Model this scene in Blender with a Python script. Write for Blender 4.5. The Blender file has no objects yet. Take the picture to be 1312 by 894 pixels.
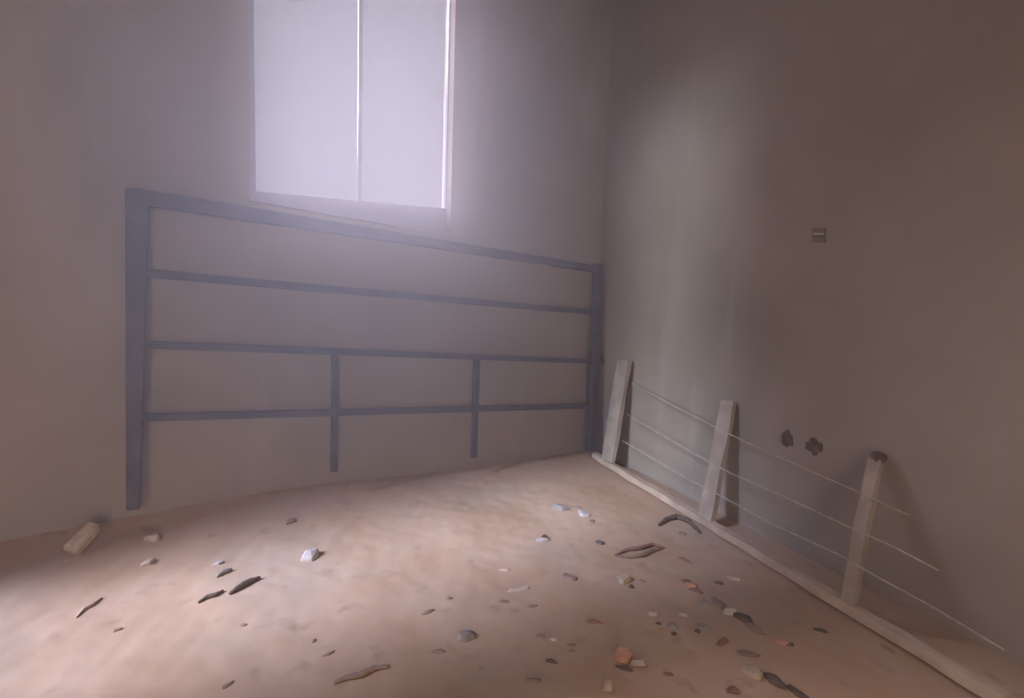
import bpy, bmesh, math, random
from mathutils import Vector, Matrix, noise

# ------------------------------------------------------------------ camera
W, HH = 1312.0, 894.0
F = 620.0
PITCH, ROLL = math.radians(5.2), math.radians(2.0)
CAMH = 1.15
sc = bpy.context.scene
C = sc.collection
cd = bpy.data.cameras.new('camera'); cam = bpy.data.objects.new('camera', cd); C.objects.link(cam)
cd.sensor_width = 36.0; cd.sensor_fit = 'HORIZONTAL'; cd.lens = 36.0 * F / W; cd.clip_start = 0.02
ROT = Matrix.Rotation(math.pi / 2 - PITCH, 4, 'X') @ Matrix.Rotation(ROLL, 4, 'Z')
cam.matrix_world = Matrix.Translation((0, 0, CAMH)) @ ROT
sc.camera = cam

# ------------------------------------------------------------------ light
vs = sc.view_settings
sc.display_settings.display_device = 'sRGB'
vs.view_transform = 'Standard'; vs.look = 'None'; vs.gamma = 1.0; vs.exposure = 0.0; vs.use_curve_mapping = False
world = bpy.data.worlds.new('world'); sc.world = world; world.use_nodes = True
bg = world.node_tree.nodes['Background']
bg.inputs[0].default_value = (0.21, 0.205, 0.215, 1); bg.inputs[1].default_value = 1.0

# ------------------------------------------------------------------ layout from the view
def ray(x, y):
    d = Vector(((x - W / 2) / F, -(y - HH / 2) / F, -1.0))
    return (ROT.to_3x3() @ d).normalized()
O = Vector((0, 0, CAMH))
def floor_pt(x, y, z=0.0):
    d = ray(x, y); return O + d * ((z - CAMH) / d.z)
CORNER = floor_pt(757, 575)
A1 = floor_pt(0, 712)
B1 = floor_pt(1130, 763)
UA = (A1 - CORNER); UA.z = 0; UA.normalize()          # along the back wall, away from the corner
UB = (B1 - CORNER); UB.z = 0; UB.normalize()          # along the right wall, towards the viewer
def inward(u, other):
    n = Vector((-u.y, u.x, 0))
    return n if n.dot(other) > 0 else -n
NA = inward(UA, UB); NB = inward(UB, UA)
def plane_pt(x, y, p0, n):
    d = ray(x, y); return O + d * ((p0 - O).dot(n) / d.dot(n))
def wallA(x, y, off=0.0): return plane_pt(x, y, CORNER + NA * off, NA)
def wallB(x, y, off=0.0): return plane_pt(x, y, CORNER + NB * off, NB)
def sA(p): return (p - CORNER).dot(UA)
def sB(p): return (p - CORNER).dot(UB)
def PA(s, z, off=0.0): return CORNER + UA * s + NA * off + Vector((0, 0, z))

# window sun, softened by haze outside; two more added at the unseen left opening
def sun(name, d, strength, ang, col):
    l = bpy.data.lights.new(name, 'SUN'); l.energy = strength; l.angle = math.radians(ang); l.color = col
    o = bpy.data.objects.new(name, l); C.objects.link(o)
    o.rotation_euler = Vector(d).normalized().to_track_quat('-Z', 'Y').to_euler(); return o
sun('sun', NA * 1.0 + UA * 0.10 + Vector((0, 0, -0.85)), 42.0, 60, (0.88, 0.82, 1.0))
sun('low_sun', -UA - NA * .01 + Vector((0, 0, -.80)), 9.8, 17, (0.60, 0.67, 1.0))  # added bluish sun for the bright band on the floor
sun('patch_sun', -UA - NA * .03 + Vector((0, 0, -.29)), 1.9, 8, (0.72, 0.84, 1.0))  # added weaker sun for the bright patch on the right wall
# warm fill lamp added in a made-up doorway behind the viewer
ROOM_A, ROOM_B, ROOM_H = 4.3, 5.6, 4.2
FILL_DOOR_S = 2.8
def make_fill_light():
    l = bpy.data.lights.new('fill_light', 'AREA'); l.shape = 'RECTANGLE'; l.size = 1.3; l.size_y = 2.1
    l.energy = 90; l.color = (1.0, 0.80, 0.58)
    o = bpy.data.objects.new('fill_light', l); C.objects.link(o)
    o.location = CORNER + UA * FILL_DOOR_S + UB * (ROOM_B + 0.35) + Vector((0, 0, 1.1))
    o.rotation_euler = NA.copy().negate() if False else (-NA).to_track_quat('-Z', 'Y').to_euler()
make_fill_light()

# ------------------------------------------------------------------ helpers
def tag(o, label=None, cat=None, group=None, kind=None):
    if label: o['label'] = label
    if cat: o['category'] = cat
    if group: o['group'] = group
    if kind: o['kind'] = kind
    return o
def link(name, bm, mat, parent=None, smooth=False, normals=True):
    if normals: bmesh.ops.recalc_face_normals(bm, faces=bm.faces)
    me = bpy.data.meshes.new(name); bm.to_mesh(me); bm.free()
    if smooth:
        for p in me.polygons: p.use_smooth = True
    me.materials.append(mat)
    o = bpy.data.objects.new(name, me); C.objects.link(o)
    if parent is not None:
        o.parent = parent; o.matrix_parent_inverse = Matrix.Translation(-parent.location)
    return o
def empty(name, loc):
    o = bpy.data.objects.new(name, None); o.empty_display_size = 0.1; C.objects.link(o); o.location = loc; return o
def hexa(bm, b, t):
    """prism between two rings of points"""
    vb = [bm.verts.new(p) for p in b]; vt = [bm.verts.new(p) for p in t]; n = len(b)
    bm.faces.new(vb[::-1]); bm.faces.new(vt)
    for i in range(n): bm.faces.new((vb[i], vb[(i + 1) % n], vt[(i + 1) % n], vt[i]))
def beam(bm, p, q, w, d, nrm, w2=None, d2=None):
    """rectangular bar p->q, w across in the plane, d along nrm; centre line p-q"""
    ax = (q - p).normalized(); n = (nrm - ax * nrm.dot(ax)).normalized(); s = ax.cross(n)
    w2 = w2 or w; d2 = d2 or d
    def ring(c, w, d): return [c + s * w / 2 + n * d / 2, c - s * w / 2 + n * d / 2, c - s * w / 2 - n * d / 2, c + s * w / 2 - n * d / 2]
    hexa(bm, ring(p, w, d), ring(q, w2, d2))
def bevel(bm, r, seg=2):
    bmesh.ops.recalc_face_normals(bm, faces=bm.faces)
    bmesh.ops.bevel(bm, geom=list(bm.edges), offset=r, segments=seg, affect='EDGES', clamp_overlap=True)
def tube(bm, pts, radii, seg=8):
    rings = []
    for i, p in enumerate(pts):
        a = pts[max(i - 1, 0)]; b = pts[min(i + 1, len(pts) - 1)]
        ax = (b - a).normalized(); up = Vector((0, 0, 1)) if abs(ax.z) < .9 else Vector((1, 0, 0))
        s = ax.cross(up).normalized(); n = s.cross(ax)
        rings.append([bm.verts.new(p + (s * math.cos(2 * math.pi * k / seg) + n * math.sin(2 * math.pi * k / seg)) * radii[i]) for k in range(seg)])
    for r0, r1 in zip(rings, rings[1:]):
        for k in range(seg): bm.faces.new((r0[k], r0[(k + 1) % seg], r1[(k + 1) % seg], r1[k]))
    bm.faces.new(rings[0][::-1]); bm.faces.new(rings[-1])
def rough_beam(bm, p, q, w, d, nrm, amp, seed, n=24, w2=None):
    """hand sawn timber: a bar whose section wanders"""
    ax = (q - p).normalized(); nn = (nrm - ax * nrm.dot(ax)).normalized(); s = ax.cross(nn); L = (q - p).length
    w2 = w2 or w; rings = []
    for i in range(n + 1):
        t = i / n; c = p + (q - p) * t; ww = w + (w2 - w) * t
        ring = []
        for k, (a, b) in enumerate(((1, 1), (-1, 1), (-1, -1), (1, -1))):
            j = noise.noise(Vector((t * L * 7, k * 3.1 + seed, 0.3))) * amp
            j2 = noise.noise(Vector((t * L * 5, k * 3.1 + seed, 7.3))) * amp
            ring.append(bm.verts.new(c + s * (a * ww / 2 + j) + nn * (b * d / 2 + j2)))
        rings.append(ring)
    for r0, r1 in zip(rings, rings[1:]):
        for k in range(4): bm.faces.new((r0[k], r0[(k + 1) % 4], r1[(k + 1) % 4], r1[k]))
    bm.faces.new(rings[0][::-1]); bm.faces.new(rings[-1])

# ------------------------------------------------------------------ materials
def mat(name, c1, c2=None, scale=6.0, rough=0.9, bump=0.3, bdist=0.01, detail=6.0, spec=0.2, extra=None, metallic=0.0, lo=.35, hi=.65):
    m = bpy.data.materials.new(name); m.use_nodes = True; nt = m.node_tree; N = nt.nodes; L = nt.links
    b = N['Principled BSDF']; b.inputs['Roughness'].default_value = rough; b.inputs['Metallic'].default_value = metallic
    b.inputs['Specular IOR Level'].default_value = spec
    tc = N.new('ShaderNodeTexCoord')
    n1 = N.new('ShaderNodeTexNoise'); n1.inputs['Scale'].default_value = scale; n1.inputs['Detail'].default_value = detail
    L.new(tc.outputs['Object'], n1.inputs['Vector'])
    r = N.new('ShaderNodeValToRGB'); r.color_ramp.elements[0].position = lo; r.color_ramp.elements[1].position = hi
    r.color_ramp.elements[0].color = (*c1, 1); r.color_ramp.elements[1].color = (*(c2 or c1), 1)
    L.new(n1.outputs['Fac'], r.inputs['Fac']); out = r.outputs['Color']
    if extra:
        for (sc_, st, col, lo_, hi_) in extra:
            mp = N.new('ShaderNodeMapping'); mp.inputs['Scale'].default_value = st; L.new(tc.outputs['Object'], mp.inputs['Vector'])
            n2 = N.new('ShaderNodeTexNoise'); n2.inputs['Scale'].default_value = sc_; n2.inputs['Detail'].default_value = 5
            L.new(mp.outputs['Vector'], n2.inputs['Vector'])
            mr = N.new('ShaderNodeMapRange'); mr.inputs[1].default_value = lo_; mr.inputs[2].default_value = hi_
            L.new(n2.outputs['Fac'], mr.inputs[0])
            mx = N.new('ShaderNodeMix'); mx.data_type = 'RGBA'; L.new(mr.outputs[0], mx.inputs[0])
            L.new(out, mx.inputs[6]); mx.inputs[7].default_value = (*col, 1); out = mx.outputs[2]
    L.new(out, b.inputs['Base Color'])
    if bump:
        n3 = N.new('ShaderNodeTexNoise'); n3.inputs['Scale'].default_value = scale * 7; n3.inputs['Detail'].default_value = 5
        L.new(tc.outputs['Object'], n3.inputs['Vector'])
        bp = N.new('ShaderNodeBump'); bp.inputs['Strength'].default_value = bump; bp.inputs['Distance'].default_value = bdist
        L.new(n3.outputs['Fac'], bp.inputs['Height']); L.new(bp.outputs['Normal'], b.inputs['Normal'])
    return m
M = {}
M['plaster'] = mat('plaster', (.290, .232, .19), (.335, .270, .225), 1.6, bump=.25, bdist=.006,
                   extra=[(1.1, (1, 1, .5), (.235, .20, .16), .55, .75), (5.0, (1, 1, .12), (.345, .29, .25), .6, .8)])
M['sand'] = mat('sand', (.44, .272, .166), (.51, .342, .236), 2.2, bump=.35, bdist=.006, detail=9,
                extra=[(1.3, (1, 1, 1), (.40, .30, .215), .5, .7), (9.0, (1, 1, 1), (.37, .235, .15), .60, .74)])
M['ceiling'] = mat('ceiling_concrete', (.15, .135, .12), (.20, .18, .165), 2)
M['steel'] = mat('weathered_steel', (.055, .045, .055), (.09, .075, .085), 9, rough=.6, bump=.15, spec=.4, bdist=.002)
M['timber'] = mat('timber', (.34, .27, .22), (.44, .36, .30), 9, bump=.4, bdist=.004, extra=[(3, (1, 1, 1), (.30, .23, .18), .55, .7)])
M['rail'] = mat('sandy_timber', (.42, .31, .23), (.55, .42, .32), 9, bump=.4, bdist=.004)
M['wire'] = mat('wire', (.34, .28, .24), (.46, .39, .34), 30, rough=.45, bump=.1, bdist=.001, spec=.6, lo=.4, hi=.6)
M['white'] = mat('white_plaster', (.40, .345, .31), (.50, .44, .40), 25, bump=.2, bdist=.002)
M['tan'] = mat('tan_mortar', (.42, .31, .23), (.55, .43, .33), 30, bump=.4, bdist=.003)
M['grey'] = mat('grey_concrete', (.24, .20, .18), (.33, .28, .25), 30, bump=.4, bdist=.003)
M['dark'] = mat('dark_dirt', (.09, .062, .048), (.15, .105, .08), 30, bump=.4, bdist=.003)
M['soil'] = mat('brown_soil', (.23, .155, .115), (.31, .21, .16), 30, bump=.5, bdist=.003)
M['brick'] = mat('red_brick', (.42, .20, .135), (.56, .30, .21), 25, bump=.4, bdist=.003)
M['red'] = mat('reddish_clay', (.21, .10, .075), (.30, .15, .11), 25, bump=.4, bdist=.003)
M['box'] = mat('box_plastic', (.16, .11, .06), (.22, .16, .10), 40, rough=.6, bump=.1, bdist=.001)
def frame_mat():
    m = bpy.data.materials.new('window_plastic'); m.use_nodes = True; nt = m.node_tree; N = nt.nodes; L = nt.links
    out = N['Material Output']; N.remove(N['Principled BSDF'])
    d = N.new('ShaderNodeBsdfDiffuse'); t = N.new('ShaderNodeBsdfTranslucent'); mx = N.new('ShaderNodeMixShader')
    nz = N.new('ShaderNodeTexNoise'); nz.inputs['Scale'].default_value = 12
    r = N.new('ShaderNodeValToRGB'); r.color_ramp.elements[0].color = (.30, .27, .29, 1); r.color_ramp.elements[1].color = (.36, .33, .35, 1)
    L.new(nz.outputs['Fac'], r.inputs['Fac']); L.new(r.outputs[0], d.inputs[0]); L.new(r.outputs[0], t.inputs[0])
    mx.inputs[0].default_value = .03; L.new(d.outputs[0], mx.inputs[1]); L.new(t.outputs[0], mx.inputs[2]); L.new(mx.outputs[0], out.inputs[0]); return m  # slight translucency brightens the backlit frame, imitating bloom
M['frame'] = frame_mat()
def glass_mat():
    m = bpy.data.materials.new('window_glass'); m.use_nodes = True; nt = m.node_tree; N = nt.nodes; L = nt.links
    out = N['Material Output']; N.remove(N['Principled BSDF'])
    t = N.new('ShaderNodeBsdfTransparent'); g = N.new('ShaderNodeBsdfGlossy'); g.inputs['Roughness'].default_value = .1
    fr = N.new('ShaderNodeFresnel'); fr.inputs[0].default_value = 1.4
    mx = N.new('ShaderNodeMixShader'); t.inputs[0].default_value = (.97, .97, .97, 1)
    L.new(fr.outputs[0], mx.inputs[0]); L.new(t.outputs[0], mx.inputs[1]); L.new(g.outputs[0], mx.inputs[2]); L.new(mx.outputs[0], out.inputs[0]); return m
M['glass'] = glass_mat()

# ------------------------------------------------------------------ room shell
T = 0.14
wl0, wr0 = wallA(321, 256), wallA(577, 301)
s_l, z_l, s_r, z_r = sA(wl0), wl0.z, sA(wr0), wr0.z
WTOP = 3.25
def prism_A(bm, pts, o0=0.0, o1=-T):
    hexa(bm, [PA(s, z, o0) for s, z in pts], [PA(s, z, o1) for s, z in pts])
bm = bmesh.new(); zb = -0.3; E = -0.25
prism_A(bm, [(E, zb), (s_r, zb), (s_r, ROOM_H), (E, ROOM_H)])
prism_A(bm, [(s_l, zb), (ROOM_A + .2, zb), (ROOM_A + .2, ROOM_H), (s_l, ROOM_H)])
prism_A(bm, [(s_r, zb), (s_l, zb), (s_l, z_l), (s_r, z_r)])
prism_A(bm, [(s_r, WTOP), (s_l, WTOP), (s_l, ROOM_H), (s_r, ROOM_H)])
tag(link('wall_back', bm, M['plaster']), kind='structure')
def slab(name, p, u, length, nrm, z0, z1, m=None):
    bm = bmesh.new(); a = p; b = p + u * length; o = -nrm * .2
    hexa(bm, [a + Vector((0, 0, z0)), b + Vector((0, 0, z0)), b + o + Vector((0, 0, z0)), a + o + Vector((0, 0, z0))],
         [a + Vector((0, 0, z1)), b + Vector((0, 0, z1)), b + o + Vector((0, 0, z1)), a + o + Vector((0, 0, z1))])
    return bm
bm = slab('wall_right', CORNER, UB, ROOM_B, NB, zb, ROOM_H); tag(link('wall_right', bm, M['plaster']), kind='structure')
def merged(*parts):
    bm = parts[0]
    for p in parts[1:]:
        t = bpy.data.meshes.new('t'); p.to_mesh(t); p.free(); bm.from_mesh(t); bpy.data.meshes.remove(t)
    return bm
PL = CORNER + UA * ROOM_A
bm = merged(slab('w', PL, UB, .42, -NB, zb, ROOM_H), slab('w', PL + UB * 1.34, UB, ROOM_B - 1.34, -NB, zb, ROOM_H), slab('w', PL + UB * .42, UB, .92, -NB, 3.75, ROOM_H))  # unseen tall gap, shaped to pass the two left suns
tag(link('wall_left', bm, M['plaster']), kind='structure')
PD = CORNER + UB * ROOM_B
bm = slab('w', PD, UA, FILL_DOOR_S - .65, -NA, zb, ROOM_H)  # gap beside this piece is made up for the fill lamp
bm2 = slab('w', PD + UA * (FILL_DOOR_S + .65), UA, ROOM_A - FILL_DOOR_S - .65, -NA, zb, ROOM_H)
bm3 = slab('w', PD + UA * (FILL_DOOR_S - .65), UA, 1.3, -NA, 2.15, ROOM_H)
me_tmp = [bpy.data.meshes.new('t') for _ in range(2)]
bm2.to_mesh(me_tmp[0]); bm3.to_mesh(me_tmp[1]); bm2.free(); bm3.free()
for t_ in me_tmp: bm.from_mesh(t_)
tag(link('wall_front', bm, M['plaster']), kind='structure')
for t_ in me_tmp: bpy.data.meshes.remove(t_)
bm = bmesh.new()
q = [CORNER - UA * .3 - UB * .3, CORNER + UA * (ROOM_A + .3) - UB * .3, CORNER + UA * (ROOM_A + .3) + UB * (ROOM_B + .2), CORNER - UA * .3 + UB * (ROOM_B + .2)]
hexa(bm, [p + Vector((0, 0, ROOM_H)) for p in q], [p + Vector((0, 0, ROOM_H + .15)) for p in q])
tag(link('ceiling', bm, M['ceiling']), kind='structure')

# floor of trodden sand, heaped a little against the back wall
def ground(p):
    a = (p - CORNER).dot(NA); s = sA(p) ; z = 0.0
    hl = 0.085 * math.exp(-((s - 2.6) / 1.3) ** 2)
    z += hl * max(0.0, 1 - a / .42) ** 1.5 if a > 0 else hl
    z += 0.016 * noise.noise(Vector((p.x * 1.6, p.y * 1.6, 0.2)))
    z += 0.006 * noise.noise(Vector((p.x * 5, p.y * 5, 3.2)))
    z += 0.003 * noise.noise(Vector((p.x * 15, p.y * 15, 5.2)))
    b = (p - CORNER).dot(NB)
    k = min(1.0, max(0.25, b / .5))
    return z * k
def ground_hit(x, y):
    z = 0.0
    for _ in range(6):
        p = floor_pt(x, y, z); z = ground(p)
    p.z = z; return p
bm = bmesh.new(); NX, NY = 300, 320; grid = []
for i in range(NX + 1):
    row = []
    for j in range(NY + 1):
        p = CORNER + UA * (ROOM_A * (i / NX)) + UB * (ROOM_B * (j / NY))
        p = Vector((p.x, p.y, 0)); p.z = ground(p); row.append(bm.verts.new(p))
    grid.append(row)
for i in range(NX):
    for j in range(NY): bm.faces.new((grid[i][j], grid[i + 1][j], grid[i + 1][j + 1], grid[i][j + 1]))
fl = link('floor', bm, M['sand'], smooth=True); tag(fl, kind='structure')
if fl.data.polygons[0].normal.z < 0: fl.data.flip_normals()

# window: pale frame with two panes
def on(x, y, off): return plane_pt(x, y, CORNER + NA * off, NA)
FO = -0.07
wl, wr = on(328, 245, FO), on(571, 267, FO)
sl_, zl_, sr_, zr_ = sA(wl), wl.z, sA(wr), wr.z
bm = bmesh.new()
prism_A(bm, [(s_r, z_r), (s_l, z_l), (s_l, zl_ - .0), (sl_, zl_), (sr_, zr_), (s_r, zr_)], FO, FO - .05)
prism_A(bm, [(sl_, zl_), (s_l, zl_), (s_l, WTOP), (sl_, WTOP)], FO, FO - .05)
prism_A(bm, [(s_r, zr_), (sr_, zr_), (sr_, WTOP), (s_r, WTOP)], FO, FO - .05)
prism_A(bm, [(sr_, WTOP - .05), (sl_, WTOP - .05), (sl_, WTOP), (sr_, WTOP)], FO, FO - .05)
sm = sA(on(462, 258, FO)); zm = zl_ + (zr_ - zl_) * (sm - sl_) / (sr_ - sl_)
prism_A(bm, [(sm - .012, zm), (sm + .012, zm), (sm + .012, WTOP - .05), (sm - .012, WTOP - .05)], FO - .02, FO - .032)
win = tag(link('window_1', bm, M['frame']), kind='structure')
bm = bmesh.new()
prism_A(bm, [(sr_, zr_), (sm - .012, zm), (sm - .012, WTOP - .05), (sr_, WTOP - .05)], FO - .022, FO - .026)
link('pane', bm, M['glass'], win)
bm = bmesh.new()
prism_A(bm, [(sm + .012, zm), (sl_, zl_), (sl_, WTOP - .05), (sm + .012, WTOP - .05)], FO - .022, FO - .026)
link('pane', bm, M['glass'], win)

bm = bmesh.new(); dzz = Vector((0, 0, .013))
p, q = PA(s_l + .01, z_l, 0), PA(s_r - .06, z_r - .005, 0)
rough_beam(bm, p, q, .016, .05, NA, .003, 6.0, 30)  # pale strip added to imitate light caught on the sill edge
tag(link('sill_glint_1', bm, M['frame']), kind='structure')

# haze volume added to imitate lens bloom around the window
dm = bpy.data.materials.new('bloom_haze'); dm.use_nodes = True; nt = dm.node_tree
nt.nodes.remove(nt.nodes['Principled BSDF']); vsn = nt.nodes.new('ShaderNodeVolumeScatter')
vsn.inputs['Color'].default_value = (.93, .88, 1.0, 1); vsn.inputs['Density'].default_value = 0.085; vsn.inputs['Anisotropy'].default_value = 0.1
tcn = nt.nodes.new('ShaderNodeTexCoord'); sub = nt.nodes.new('ShaderNodeVectorMath'); sub.operation = 'DISTANCE'
HC = wallA(450, 270, .15); sub.inputs[1].default_value = HC
nt.links.new(tcn.outputs['Object'], sub.inputs[0])
mrn = nt.nodes.new('ShaderNodeMapRange'); mrn.interpolation_type = 'SMOOTHERSTEP'
mrn.inputs[1].default_value = 0.0; mrn.inputs[2].default_value = 1.9; mrn.inputs[3].default_value = .30; mrn.inputs[4].default_value = .028
nt.links.new(sub.outputs['Value'], mrn.inputs[0]); nt.links.new(mrn.outputs[0], vsn.inputs['Density'])
nt.links.new(vsn.outputs[0], nt.nodes['Material Output'].inputs['Volume'])
bm = bmesh.new(); e = -.1
qa = [CORNER + UA * e + UB * -.13, CORNER + UA * (ROOM_A - e) + UB * -.13, CORNER + UA * (ROOM_A - e) + UB * (ROOM_B - e), CORNER + UA * e + UB * (ROOM_B - e)]
hexa(bm, [p + Vector((0, 0, -.2)) for p in qa], [p + Vector((0, 0, ROOM_H + .1)) for p in qa])
dz = link('bloom_haze', bm, dm)
tag(dz, 'thin lilac haze added to imitate the bloom around the bright window', 'dust haze', kind='stuff')

# ------------------------------------------------------------------ steel frame leaning on the back wall
OFFB, OFFT = 0.15, 0.05
def lean_plane():
    p0 = PA(0, 0, OFFB); p1 = PA(0, 1.6, OFFT)
    n = UA.cross(p1 - p0).normalized()
    return p0, (n if n.dot(NA) > 0 else -n)
LP0, LN = lean_plane()
def fr(x, y): return plane_pt(x, y, LP0, LN)
fb = fr(172, 640)
gate = empty('steel_frame', (fb.x, fb.y, ground(fb)))
tag(gate, 'dark grey steel rail frame with four bars leaning on back wall under window', 'metal frame')
def bar(name, x0, y0, x1, y1, w, d=.03, w2=None):
    bm = bmesh.new(); beam(bm, fr(x0, y0), fr(x1, y1), w, d, LN, w2=w2); bevel(bm, .004)
    return link(name, bm, M['steel'], gate)
bar('post', 171, 652, 176, 243, .050, .045, .085)
bar('post', 758, 578, 766, 338, .075, .05, .065)
bar('top_rail', 170, 251, 766, 345, .070, .035, .050)
bar('crossbar', 178, 349, 760, 400, .038)
bar('crossbar', 176, 441, 790, 464, .036)
bar('crossbar', 174, 535, 758, 520, .036)
bar('upright', 428, 604, 429, 452, .036, .028)
bar('upright', 607, 586, 611, 458, .04, .028)

# ------------------------------------------------------------------ timber and wire barrier along the right wall
b0, b2 = floor_pt(763, 583, .042), floor_pt(1086, 776, .042)
b0 = floor_pt(779, 592, .042)
t0, t2 = wallB(800, 461, .035), wallB(1122, 590, .035)
RI = ROT.to_3x3().transposed()
def proj(p):
    q = RI @ (p - O); return (W / 2 + F * q.x / -q.z, HH / 2 - F * q.y / -q.z)
def surf(u, v):
    a = b0 + (b2 - b0) * u; b = t0 + (t2 - t0) * u; return a + (b - a) * v
def bp(x, y):
    """point of the leaning barrier seen at x, y (barrier surface ruled between rail and post tops)"""
    u = v = .5
    for _ in range(25):
        p = proj(surf(u, v)); e = 1e-4; pu = proj(surf(u + e, v)); pv = proj(surf(u, v + e))
        a, b, c, d = (pu[0] - p[0]) / e, (pv[0] - p[0]) / e, (pu[1] - p[1]) / e, (pv[1] - p[1]) / e
        D = a * d - b * c; ex, ey = x - p[0], y - p[1]
        u += .8 * (d * ex - b * ey) / D; v += .8 * (a * ey - c * ex) / D
    return surf(u, v)
BN = (b2 - b0).cross(t2 - b2).normalized()
if BN.dot(NB) < 0: BN = -BN
root = empty('wire_barrier', (b2.x, b2.y, 0))
tag(root, 'low timber barrier of three posts and thin wires leaning at right wall', 'barrier')
bm = bmesh.new(); e0 = bp(762, 583); e1 = bp(1290, 899)
rough_beam(bm, e0, e1, .046, .038, Vector((0, 0, 1)), .007, 2.0, 60, .036)
link('bottom_rail', bm, M['rail'], root)
for i, (x0, y0, x1, y1, w) in enumerate(((779, 590, 800, 461, .14), (905, 667, 934, 514, .085), (1086, 776, 1122, 590, .048))):
    bm = bmesh.new(); rough_beam(bm, bp(x0, y0), bp(x1, y1), w, .03, BN, .007, 11 + i * 5, 16); link('post', bm, M['timber'], root)
    if i == 2:
        bm = bmesh.new(); c = bp(x1 + 4, y1 - 4)
        bmesh.ops.create_icosphere(bm, subdivisions=2, radius=.026, matrix=Matrix.Translation(c))
        for v in bm.verts: v.co += (v.co - c) * .5 * noise.noise(v.co * 40)
        link('mortar_lump', bm, M['dark'], root)
for pts in ([(812, 492), (872, 524), (940, 559), (1015, 593), (1098, 630), (1166, 661)],
            [(806, 532), (870, 570), (940, 608), (1000, 634), (1092, 677), (1150, 703), (1205, 732)],
            [(800, 566), (865, 604), (935, 641), (1000, 676), (1078, 712), (1130, 742), (1200, 780), (1290, 834)]):
    P = []
    for a, b in zip(pts, pts[1:]):
        for k in range(5): P.append(bp(a[0] + (b[0] - a[0]) * k / 5, a[1] + (b[1] - a[1]) * k / 5) + BN * .016)
    P.append(bp(*pts[-1]) + BN * .016)
    bm = bmesh.new(); tube(bm, P, [.0042 - .0014 * k_ / len(P) for k_ in range(len(P))], 6); link('wire', bm, M['wire'], root, smooth=True)

# ------------------------------------------------------------------ marks on the right wall
c = wallB(1049, 300, .006)
def boxB(bm, x0, y0, x1, y1, d0, d1):
    q = [(x0, y0), (x1, y0), (x1, y1), (x0, y1)]
    # a box on the right wall, its face given by its corners
    f = [wallB(*p) for p in q]
    hexa(bm, [p + NB * d0 for p in f], [p + NB * d1 for p in f])
sb = empty('socket_box', c); tag(sb, 'small brown socket box set in the right wall at eye height', 'socket box')
bm = bmesh.new(); boxB(bm, 1041, 292, 1058, 311, -.03, .006); link('box_body', bm, M['box'], sb)
bm = bmesh.new(); boxB(bm, 1044, 298.5, 1057, 301, .006, .016); link('crossbar', bm, M['tan'], sb)
bm = bmesh.new(); boxB(bm, 1044, 301.5, 1057, 304.5, .004, .010); link('slot', bm, M['dark'], sb)
def lumpB(name, x, y, w, h, m, label, cat, seed):
    c = wallB(x, y); dist = (c - O).length; sw = w * dist / F / 1.3; sh = h * dist / F
    bm = bmesh.new(); bmesh.ops.create_icosphere(bm, subdivisions=3, radius=1)
    for v in bm.verts:
        k = 1 + .55 * noise.noise(v.co * 1.7 + Vector((seed, 0, 0)))
        l = v.co * k; v.co = c + UB * l.x * sw / 2 + NB * l.y * .012 + Vector((0, 0, l.z * sh / 2))
    o = link(name, bm, m, smooth=True); tag(o, label, cat); return o
lumpB('mortar_blob', 1009, 562, 17, 18, M['dark'], 'dark mortar blob on right wall, left of the pair above the wires', 'mortar blob', 1)
lumpB('mortar_blob', 1043, 572, 21, 16, M['dark'], 'dark mortar blob on right wall, right of the pair above the wires', 'mortar blob', 4)
lumpB('plaster_nub', 984, 544, 9, 5, M['tan'], 'tiny pale plaster nub on right wall beside the dark blobs', 'plaster nub', 8)

# ------------------------------------------------------------------ rubble on the floor
def chip(name, x, y, w, h, m, label, cat, ang=0.0, seed=0, thick=None, flat=.35, group=None, sub=None):
    """a broken fragment whose outline spans about w x h pixels at x, y"""
    rnd = random.Random(seed * 77 + 5); p = ground_hit(x, y); d = p - O; dist = d.length
    sw = w * dist / F * .98; view = max(.25, abs(d.normalized().z)); sd = h * dist / F / view * .62
    th = thick if thick else min(sw, sd) * flat
    sd = max(sd, sw * .25)
    right = ray(x + 1, y) - ray(x, y); right.z = 0; right.normalize(); fwd = Vector((-right.y, right.x, 0))
    a = math.radians(ang); ux = right * math.cos(a) + fwd * math.sin(a); uy = -right * math.sin(a) + fwd * math.cos(a)
    bm = bmesh.new(); vs_ = []
    n = 7
    for i in range(n):
        t = 2 * math.pi * (i + rnd.uniform(-.3, .3)) / n; rr = rnd.uniform(.62, 1.12)
        for lvl in (-.5, .25, 1):
            q = rr * (1 if lvl < 1 else rnd.uniform(.35, .95))
            vs_.append(bm.verts.new(Vector((math.cos(t) * q * sw / 2, math.sin(t) * q * sd / 2, lvl * th * rnd.uniform(.75, 1.1)))))
    r = bmesh.ops.convex_hull(bm, input=vs_)
    junk = [g for g in r['geom_interior'] + r['geom_unused'] if isinstance(g, bmesh.types.BMVert) and g.is_valid]
    bmesh.ops.delete(bm, geom=list(set(junk)), context='VERTS')
    bmesh.ops.recalc_face_normals(bm, faces=bm.faces)
    bmesh.ops.bevel(bm, geom=list(bm.edges), offset=min(sw, sd, th) * .07, segments=1, affect='EDGES', clamp_overlap=True)
    o = link(name, bm, m)
    R = Matrix((ux, uy, Vector((0, 0, 1)))).transposed()
    tilt = Matrix.Rotation(rnd.uniform(-.12, .12), 3, 'X')
    o.matrix_world = Matrix.Translation(p) @ (R @ tilt).to_4x4()
    tag(o, label, cat, group); return o
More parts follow.
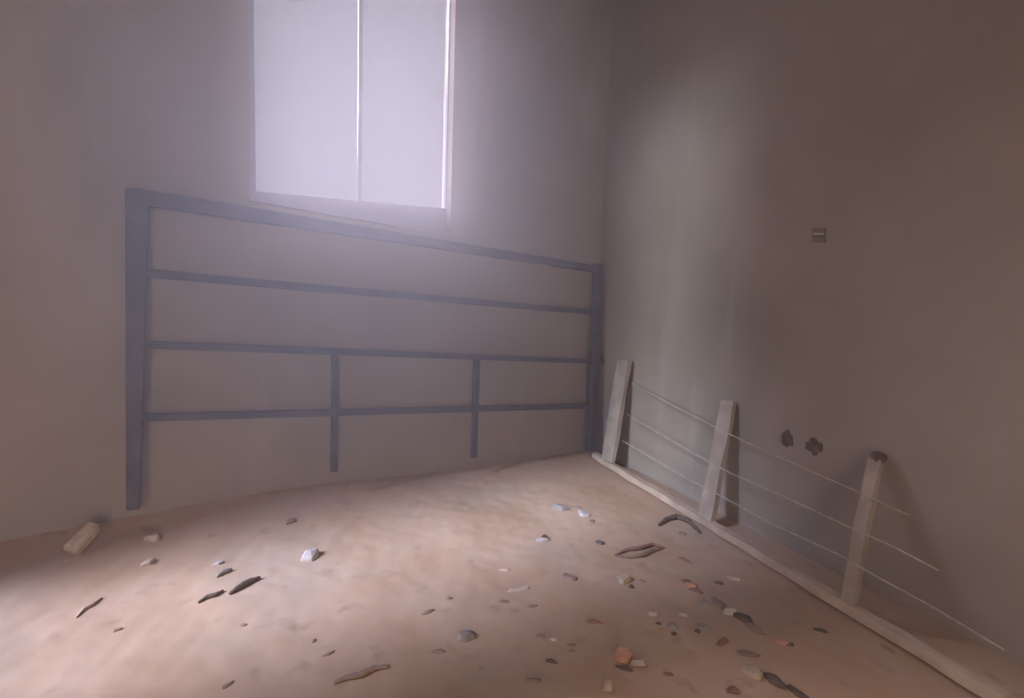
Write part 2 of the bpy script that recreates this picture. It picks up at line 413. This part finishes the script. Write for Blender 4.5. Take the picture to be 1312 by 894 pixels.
def twig(name, pts, r, m, label, cat):
    P = []
    for a, b in zip(pts, pts[1:]):
        for k in range(4):
            P.append((a[0] + (b[0] - a[0]) * k / 4, a[1] + (b[1] - a[1]) * k / 4))
    P.append(pts[-1]); n = len(P)
    V = [ground_hit(*q) + Vector((0, 0, r * (.55 + .5 * math.sin(3.0 * i / n)))) for i, q in enumerate(P)]
    bm = bmesh.new(); tube(bm, V, [r * (.45 + .75 * math.sin(math.pi * (i + .6) / (n + .4)) + .12 * math.sin(i * 2.3)) for i in range(n)], 7)
    o = link(name, bm, m, smooth=True); tag(o, label, cat); return o

K = M
items = [
 ('stone', 195, 689, 13, 9, 'tan', 'small pale stone in shade between tan slab and left frame post', 'stone', 20, None),
 ('stone', 190, 721, 15, 7, 'tan', 'small sandy stone at shade edge right of the tan slab', 'stone', 15, None),
 ('soil_clod', 309, 628, 18, 10, 'soil', 'dark soil clod against back wall under lowest bar', 'soil clod', 0, None),
 ('soil_clod', 262, 636, 20, 8, 'soil', 'brown soil clod by back wall left of the dark one', 'soil clod', 10, None),
 ('soil_clod', 372, 668, 14, 6, 'soil', 'small dark clod alone in the sand below the short upright', 'soil clod', 20, None),
 ('plaster_lump', 397, 713, 28, 16, 'white', 'pale lilac plaster lump in the bright light patch', 'plaster lump', 10, .03),
 ('plaster_flake', 280, 722, 14, 5, 'white', 'thin pale flake above the dark wood splinters', 'plaster flake', 12, None),
 ('soil_clod', 150, 807, 10, 4, 'soil', 'tiny dark clod at lower left of the bright sand', 'soil clod', 0, None),
 ('rock', 598, 817, 17, 24, 'grey', 'small charcoal grey rock standing alone in orange sand', 'rock', 80, .022),
 ('dirt_clump', 716, 651, 26, 9, 'grey', 'grey dirt clump left of the long white plaster flake', 'dirt clump', -10, None),
 ('plaster_flake', 748, 658, 30, 9, 'white', 'long white plaster flake near the far corner', 'plaster flake', -32, .012),
 ('dirt_clump', 740, 651, 12, 4, 'soil', 'dark crumb touching the top of the long white flake', 'dirt crumb', 0, None),
 ('dirt_clump', 758, 669, 14, 5, 'soil', 'dark crumb at the lower end of the long white flake', 'dirt crumb', 14, None),
 ('plaster_flake', 695, 692, 22, 7, 'white', 'bright white flake with dark side in mid floor', 'plaster flake', 12, .012),
 ('wood_crumb', 698, 690, 11, 3, 'dark', 'dark splinter crumb lying on the bright white flake', 'wood crumb', 5, .02),
 ('soil_clod', 769, 696, 12, 6, 'dark', 'small nearly black clod below the long white flake', 'soil clod', -10, None),
 ('soil_clod', 729, 740, 25, 9, 'soil', 'brown clod slanting in middle of the sand floor', 'soil clod', -24, None),
 ('soil_clod', 874, 684, 10, 4, 'soil', 'tiny dark clod under the arched twig by the rail', 'soil clod', 0, None),
 ('clay_sliver', 877, 718, 22, 5, 'red', 'thin red-brown clay sliver below the arched twig', 'clay sliver', -18, None),
 ('mortar_chunk', 799, 744, 17, 13, 'tan', 'pale tan mortar chunk right of the slanting brown clod', 'mortar chunk', 0, .025),
 ('soil_clod', 809, 752, 9, 6, 'dark', 'black bit touching the pale tan mortar chunk', 'soil clod', 0, None),  # dark bit at the lower edge of the mortar chunk
 ('soil_clod', 823, 745, 10, 4, 'soil', 'tiny brown clod just right of the pale tan chunk', 'soil clod', 0, None),
 ('brick_fragment', 884, 752, 20, 9, 'brick', 'pink brick fragment at head of the dark twig trail', 'brick fragment', 0, .022),
 ('clay_sliver', 882, 746, 14, 5, 'red', 'dark red clay piece behind the pink brick fragment', 'clay sliver', 0, None),
 ('clay_sliver', 892, 757, 18, 6, 'red', 'dark red clay piece in front of the pink brick fragment', 'clay sliver', -8, None),
 ('soil_clod', 920, 747, 11, 5, 'dark', 'tiny dark clod between pink brick fragment and rail', 'soil clod', 0, None),
 ('plaster_flake', 940, 741, 15, 4, 'tan', 'thin pale flake nearest to the timber rail', 'plaster flake', 0, None),
 ('pebble', 903, 774, 13, 8, 'grey', 'grey pebble below the pink brick fragment', 'pebble', 0, None),
 ('plaster_flake', 933, 786, 20, 5, 'white', 'narrow white flake on the dark clod trail', 'plaster flake', 4, .022),
 ('soil_clod', 921, 774, 30, 9, 'soil', 'long dark clod at upper left of the clod trail', 'soil clod', -32, None),
 ('soil_clod', 951, 792, 30, 10, 'dark', 'long dark clod in middle of the clod trail', 'soil clod', -18, None),
 ('soil_clod', 967, 806, 26, 9, 'soil', 'dark clod at lower right end of the clod trail', 'soil clod', -20, None),
 ('clay_sliver', 925, 822, 25, 7, 'red', 'red clay sliver slanting up below the clod trail', 'clay sliver', 32, None),
 ('brick_fragment', 1001, 823, 20, 8, 'brick', 'flat pink brick fragment below the end of the trail', 'brick fragment', 0, None),
 ('soil_clod', 1011, 826, 13, 5, 'dark', 'black bit against the flat pink brick fragment', 'soil clod', 8, None),  # dark bit at the edge of the flat brick fragment
 ('wood_crumb', 1051, 808, 16, 4, 'dark', 'thin dark crumb alone between fragments and rail', 'wood crumb', 0, None),
 ('soil_clod', 958, 838, 24, 8, 'soil', 'soft brown clod right of the slanting red sliver', 'soil clod', 6, None),
 ('soil_clod', 990, 872, 26, 14, 'dark', 'large dark clod near the bottom edge right of centre', 'soil clod', -22, None),
 ('soil_clod', 1022, 889, 30, 10, 'dark', 'dark clod at the bottom edge nearest the rail', 'soil clod', -22, None),
 ('clay_sliver', 940, 885, 18, 8, 'red', 'dark red clay piece at the bottom edge left of the large clod', 'clay sliver', 15, None),
 ('mortar_chunk', 965, 862, 26, 18, 'tan', 'flat tan mortar chunk left of the large dark clod', 'mortar chunk', 0, .012),
 ('soil_clod', 857, 864, 12, 5, 'soil', 'small brown clod right of the orange brick near bottom edge', 'soil clod', 0, None),
 ('brick_fragment', 796, 844, 25, 19, 'brick', 'orange brick fragment, largest in the foreground', 'brick fragment', 0, .035),
 ('plaster_flake', 819, 851, 18, 7, 'white', 'white flake touching right side of orange brick fragment', 'plaster flake', 12, .018),
 ('soil_clod', 802, 857, 24, 6, 'dark', 'dark clod added as shade in front of the orange brick fragment', 'soil clod', -6, None),  # dark lump put in for the shade below the brick
 ('mortar_chunk', 778, 880, 16, 12, 'tan', 'tan mortar chunk at bottom edge below orange brick', 'mortar chunk', 0, .022),
 ('clay_sliver', 762, 798, 22, 5, 'red', 'thin red clay sliver above left of orange brick', 'clay sliver', 0, .012),
 ('soil_clod', 693, 816, 12, 6, 'soil', 'brown clod, leftmost of four small ones in a row', 'soil clod', 0, None),
 ('mortar_chunk', 709, 819, 10, 6, 'tan', 'tiny tan chunk right of the leftmost small clod', 'mortar chunk', 0, None),
 ('soil_clod', 731, 826, 11, 4, 'soil', 'tiny brown clod, upper of the close pair left of orange brick', 'soil clod', 0, None),
 ('soil_clod', 733, 834, 9, 4, 'soil', 'tiny brown clod, lower of the close pair left of orange brick', 'soil clod', 0, None),
 ('soil_clod', 705, 847, 18, 6, 'dark', 'dark flat clod below the row of four small ones', 'soil clod', -4, None),
 ('soil_clod', 684, 873, 20, 8, 'soil', 'soft brown clod at bottom edge right of the grey rock', 'soil clod', 0, None),
 ('soil_clod', 617, 857, 8, 4, 'soil', 'tiny clod directly below the charcoal grey rock', 'soil clod', 0, None),
 ('soil_clod', 563, 835, 19, 8, 'soil', 'brown clod lower left of the charcoal grey rock', 'soil clod', 5, None),
 ('soil_clod', 576, 767, 10, 5, 'soil', 'tiny clod in lit sand above the charcoal grey rock', 'soil clod', 0, None),
 ('soil_clod', 549, 784, 18, 5, 'soil', 'flat brown clod upper left of the charcoal grey rock', 'soil clod', 18, None),
 ('soil_clod', 646, 730, 15, 4, 'tan', 'faint tan clod in middle of floor where light fades', 'soil clod', 0, None),
 ('clay_sliver', 664, 755, 34, 5, 'tan', 'long tan clay sliver left of the slanting brown clod', 'clay sliver', 14, None),
 ('clay_sliver', 646, 771, 17, 5, 'soil', 'short brown clay sliver below the long tan one', 'clay sliver', 4, None),
 ('clay_sliver', 681, 777, 14, 5, 'soil', 'short brown clay sliver right of its twin in mid sand', 'clay sliver', 8, None),
 ('pebble', 838, 787, 18, 8, 'tan', 'pale flat pebble, leftmost of the cluster left of the clod trail', 'pebble', 0, None),
 ('pebble', 876, 788, 14, 6, 'tan', 'pale flat pebble, topmost in the cluster left of clod trail', 'pebble', 0, None),
 ('pebble', 862, 803, 14, 8, 'grey', 'grey pebble, lowest in the cluster left of clod trail', 'pebble', 0, None),
 ('soil_clod', 863, 812, 9, 5, 'dark', 'black crumb under the lowest grey pebble of the cluster', 'soil clod', 0, None),
 ('soil_clod', 894, 809, 9, 5, 'dark', 'black crumb at right side of the pebble cluster', 'soil clod', 0, None),
 ('soil_clod', 844, 799, 7, 4, 'dark', 'black crumb at left side of the pebble cluster', 'soil clod', 0, None),
 ('pebble', 900, 803, 20, 6, 'grey', 'flat grey pebble at the right of the cluster', 'pebble', 10, None),
 ('soil_clod', 1138, 832, 14, 5, 'soil', 'brown crumb tucked against the near part of timber rail', 'soil clod', -20, None),
 ('soil_clod', 292, 878, 12, 5, 'soil', 'small clod at bottom edge left, below the splinters', 'soil clod', 25, None),
 ('soil_clod', 313, 801, 8, 4, 'soil', 'tiny clod in bright sand below the large dark splinter', 'soil clod', 0, None),
 ('soil_clod', 402, 821, 8, 4, 'soil', 'tiny clod between the pale lump and the crooked twig', 'soil clod', 30, None),
 ('soil_clod', 421, 838, 18, 4, 'soil', 'thin clod just above the long crooked twig', 'soil clod', 18, None),
]
for i, (nm, x, y, w, h, m, lab, cat, ang, th) in enumerate(items):
    chip(nm, x, y, w, h, K[m], lab, cat, ang * 1.6, i, th)
twig('wood_splinter', [(294, 762), (306, 755), (318, 748), (333, 742)], .010, K['dark'], 'thick dark wood splinter in the bright patch of sand', 'wood splinter')
twig('wood_splinter', [(254, 773), (266, 766), (276, 764), (286, 758)], .007, K['dark'], 'thin dark wood splinter left of the thick one', 'wood splinter')
twig('wood_splinter', [(277, 740), (286, 735), (297, 731)], .008, K['grey'], 'short grey wood splinter above the thick dark one', 'wood splinter')
twig('twig', [(97, 792), (108, 781), (118, 776), (130, 767)], .005, K['tan'], 'thin pale twig on bright sand near the left edge', 'twig')
twig('twig', [(428, 876), (444, 870), (462, 867), (480, 858), (500, 855)], .0075, K['soil'], 'long crooked brown twig at bottom edge left of centre', 'twig')
twig('twig', [(844, 674), (854, 667), (867, 664), (882, 670), (897, 684)], .012, K['dark'], 'dark arched twig beside the timber rail', 'twig')
twig('bark_strip', [(788, 712), (803, 706), (820, 704), (836, 699), (852, 703)], .008, K['red'], 'curled reddish bark strip, far edge, in front of the rail', 'bark')
twig('bark_strip', [(792, 713), (808, 715), (824, 713), (838, 706), (848, 704)], .008, K['soil'], 'curled brown bark strip, near edge, in front of the rail', 'bark')

p0, p1 = ground_hit(91, 712), ground_hit(113, 698) + Vector((0, 0, .03))
bm = bmesh.new(); ax = (p1 - p0).normalized(); e = ax * .035
rough_beam(bm, p0 + Vector((0, 0, .03)) - e * .2, p1 + Vector((0, 0, .035)) + e, .07, .045, NA + Vector((0, 0, 1.0)), .014, 4.0, 10, .05)
bevel(bm, .006); tag(link('stone_slab', bm, M['tan']), 'tan stone slab propped on the heaped sand at far left', 'stone')
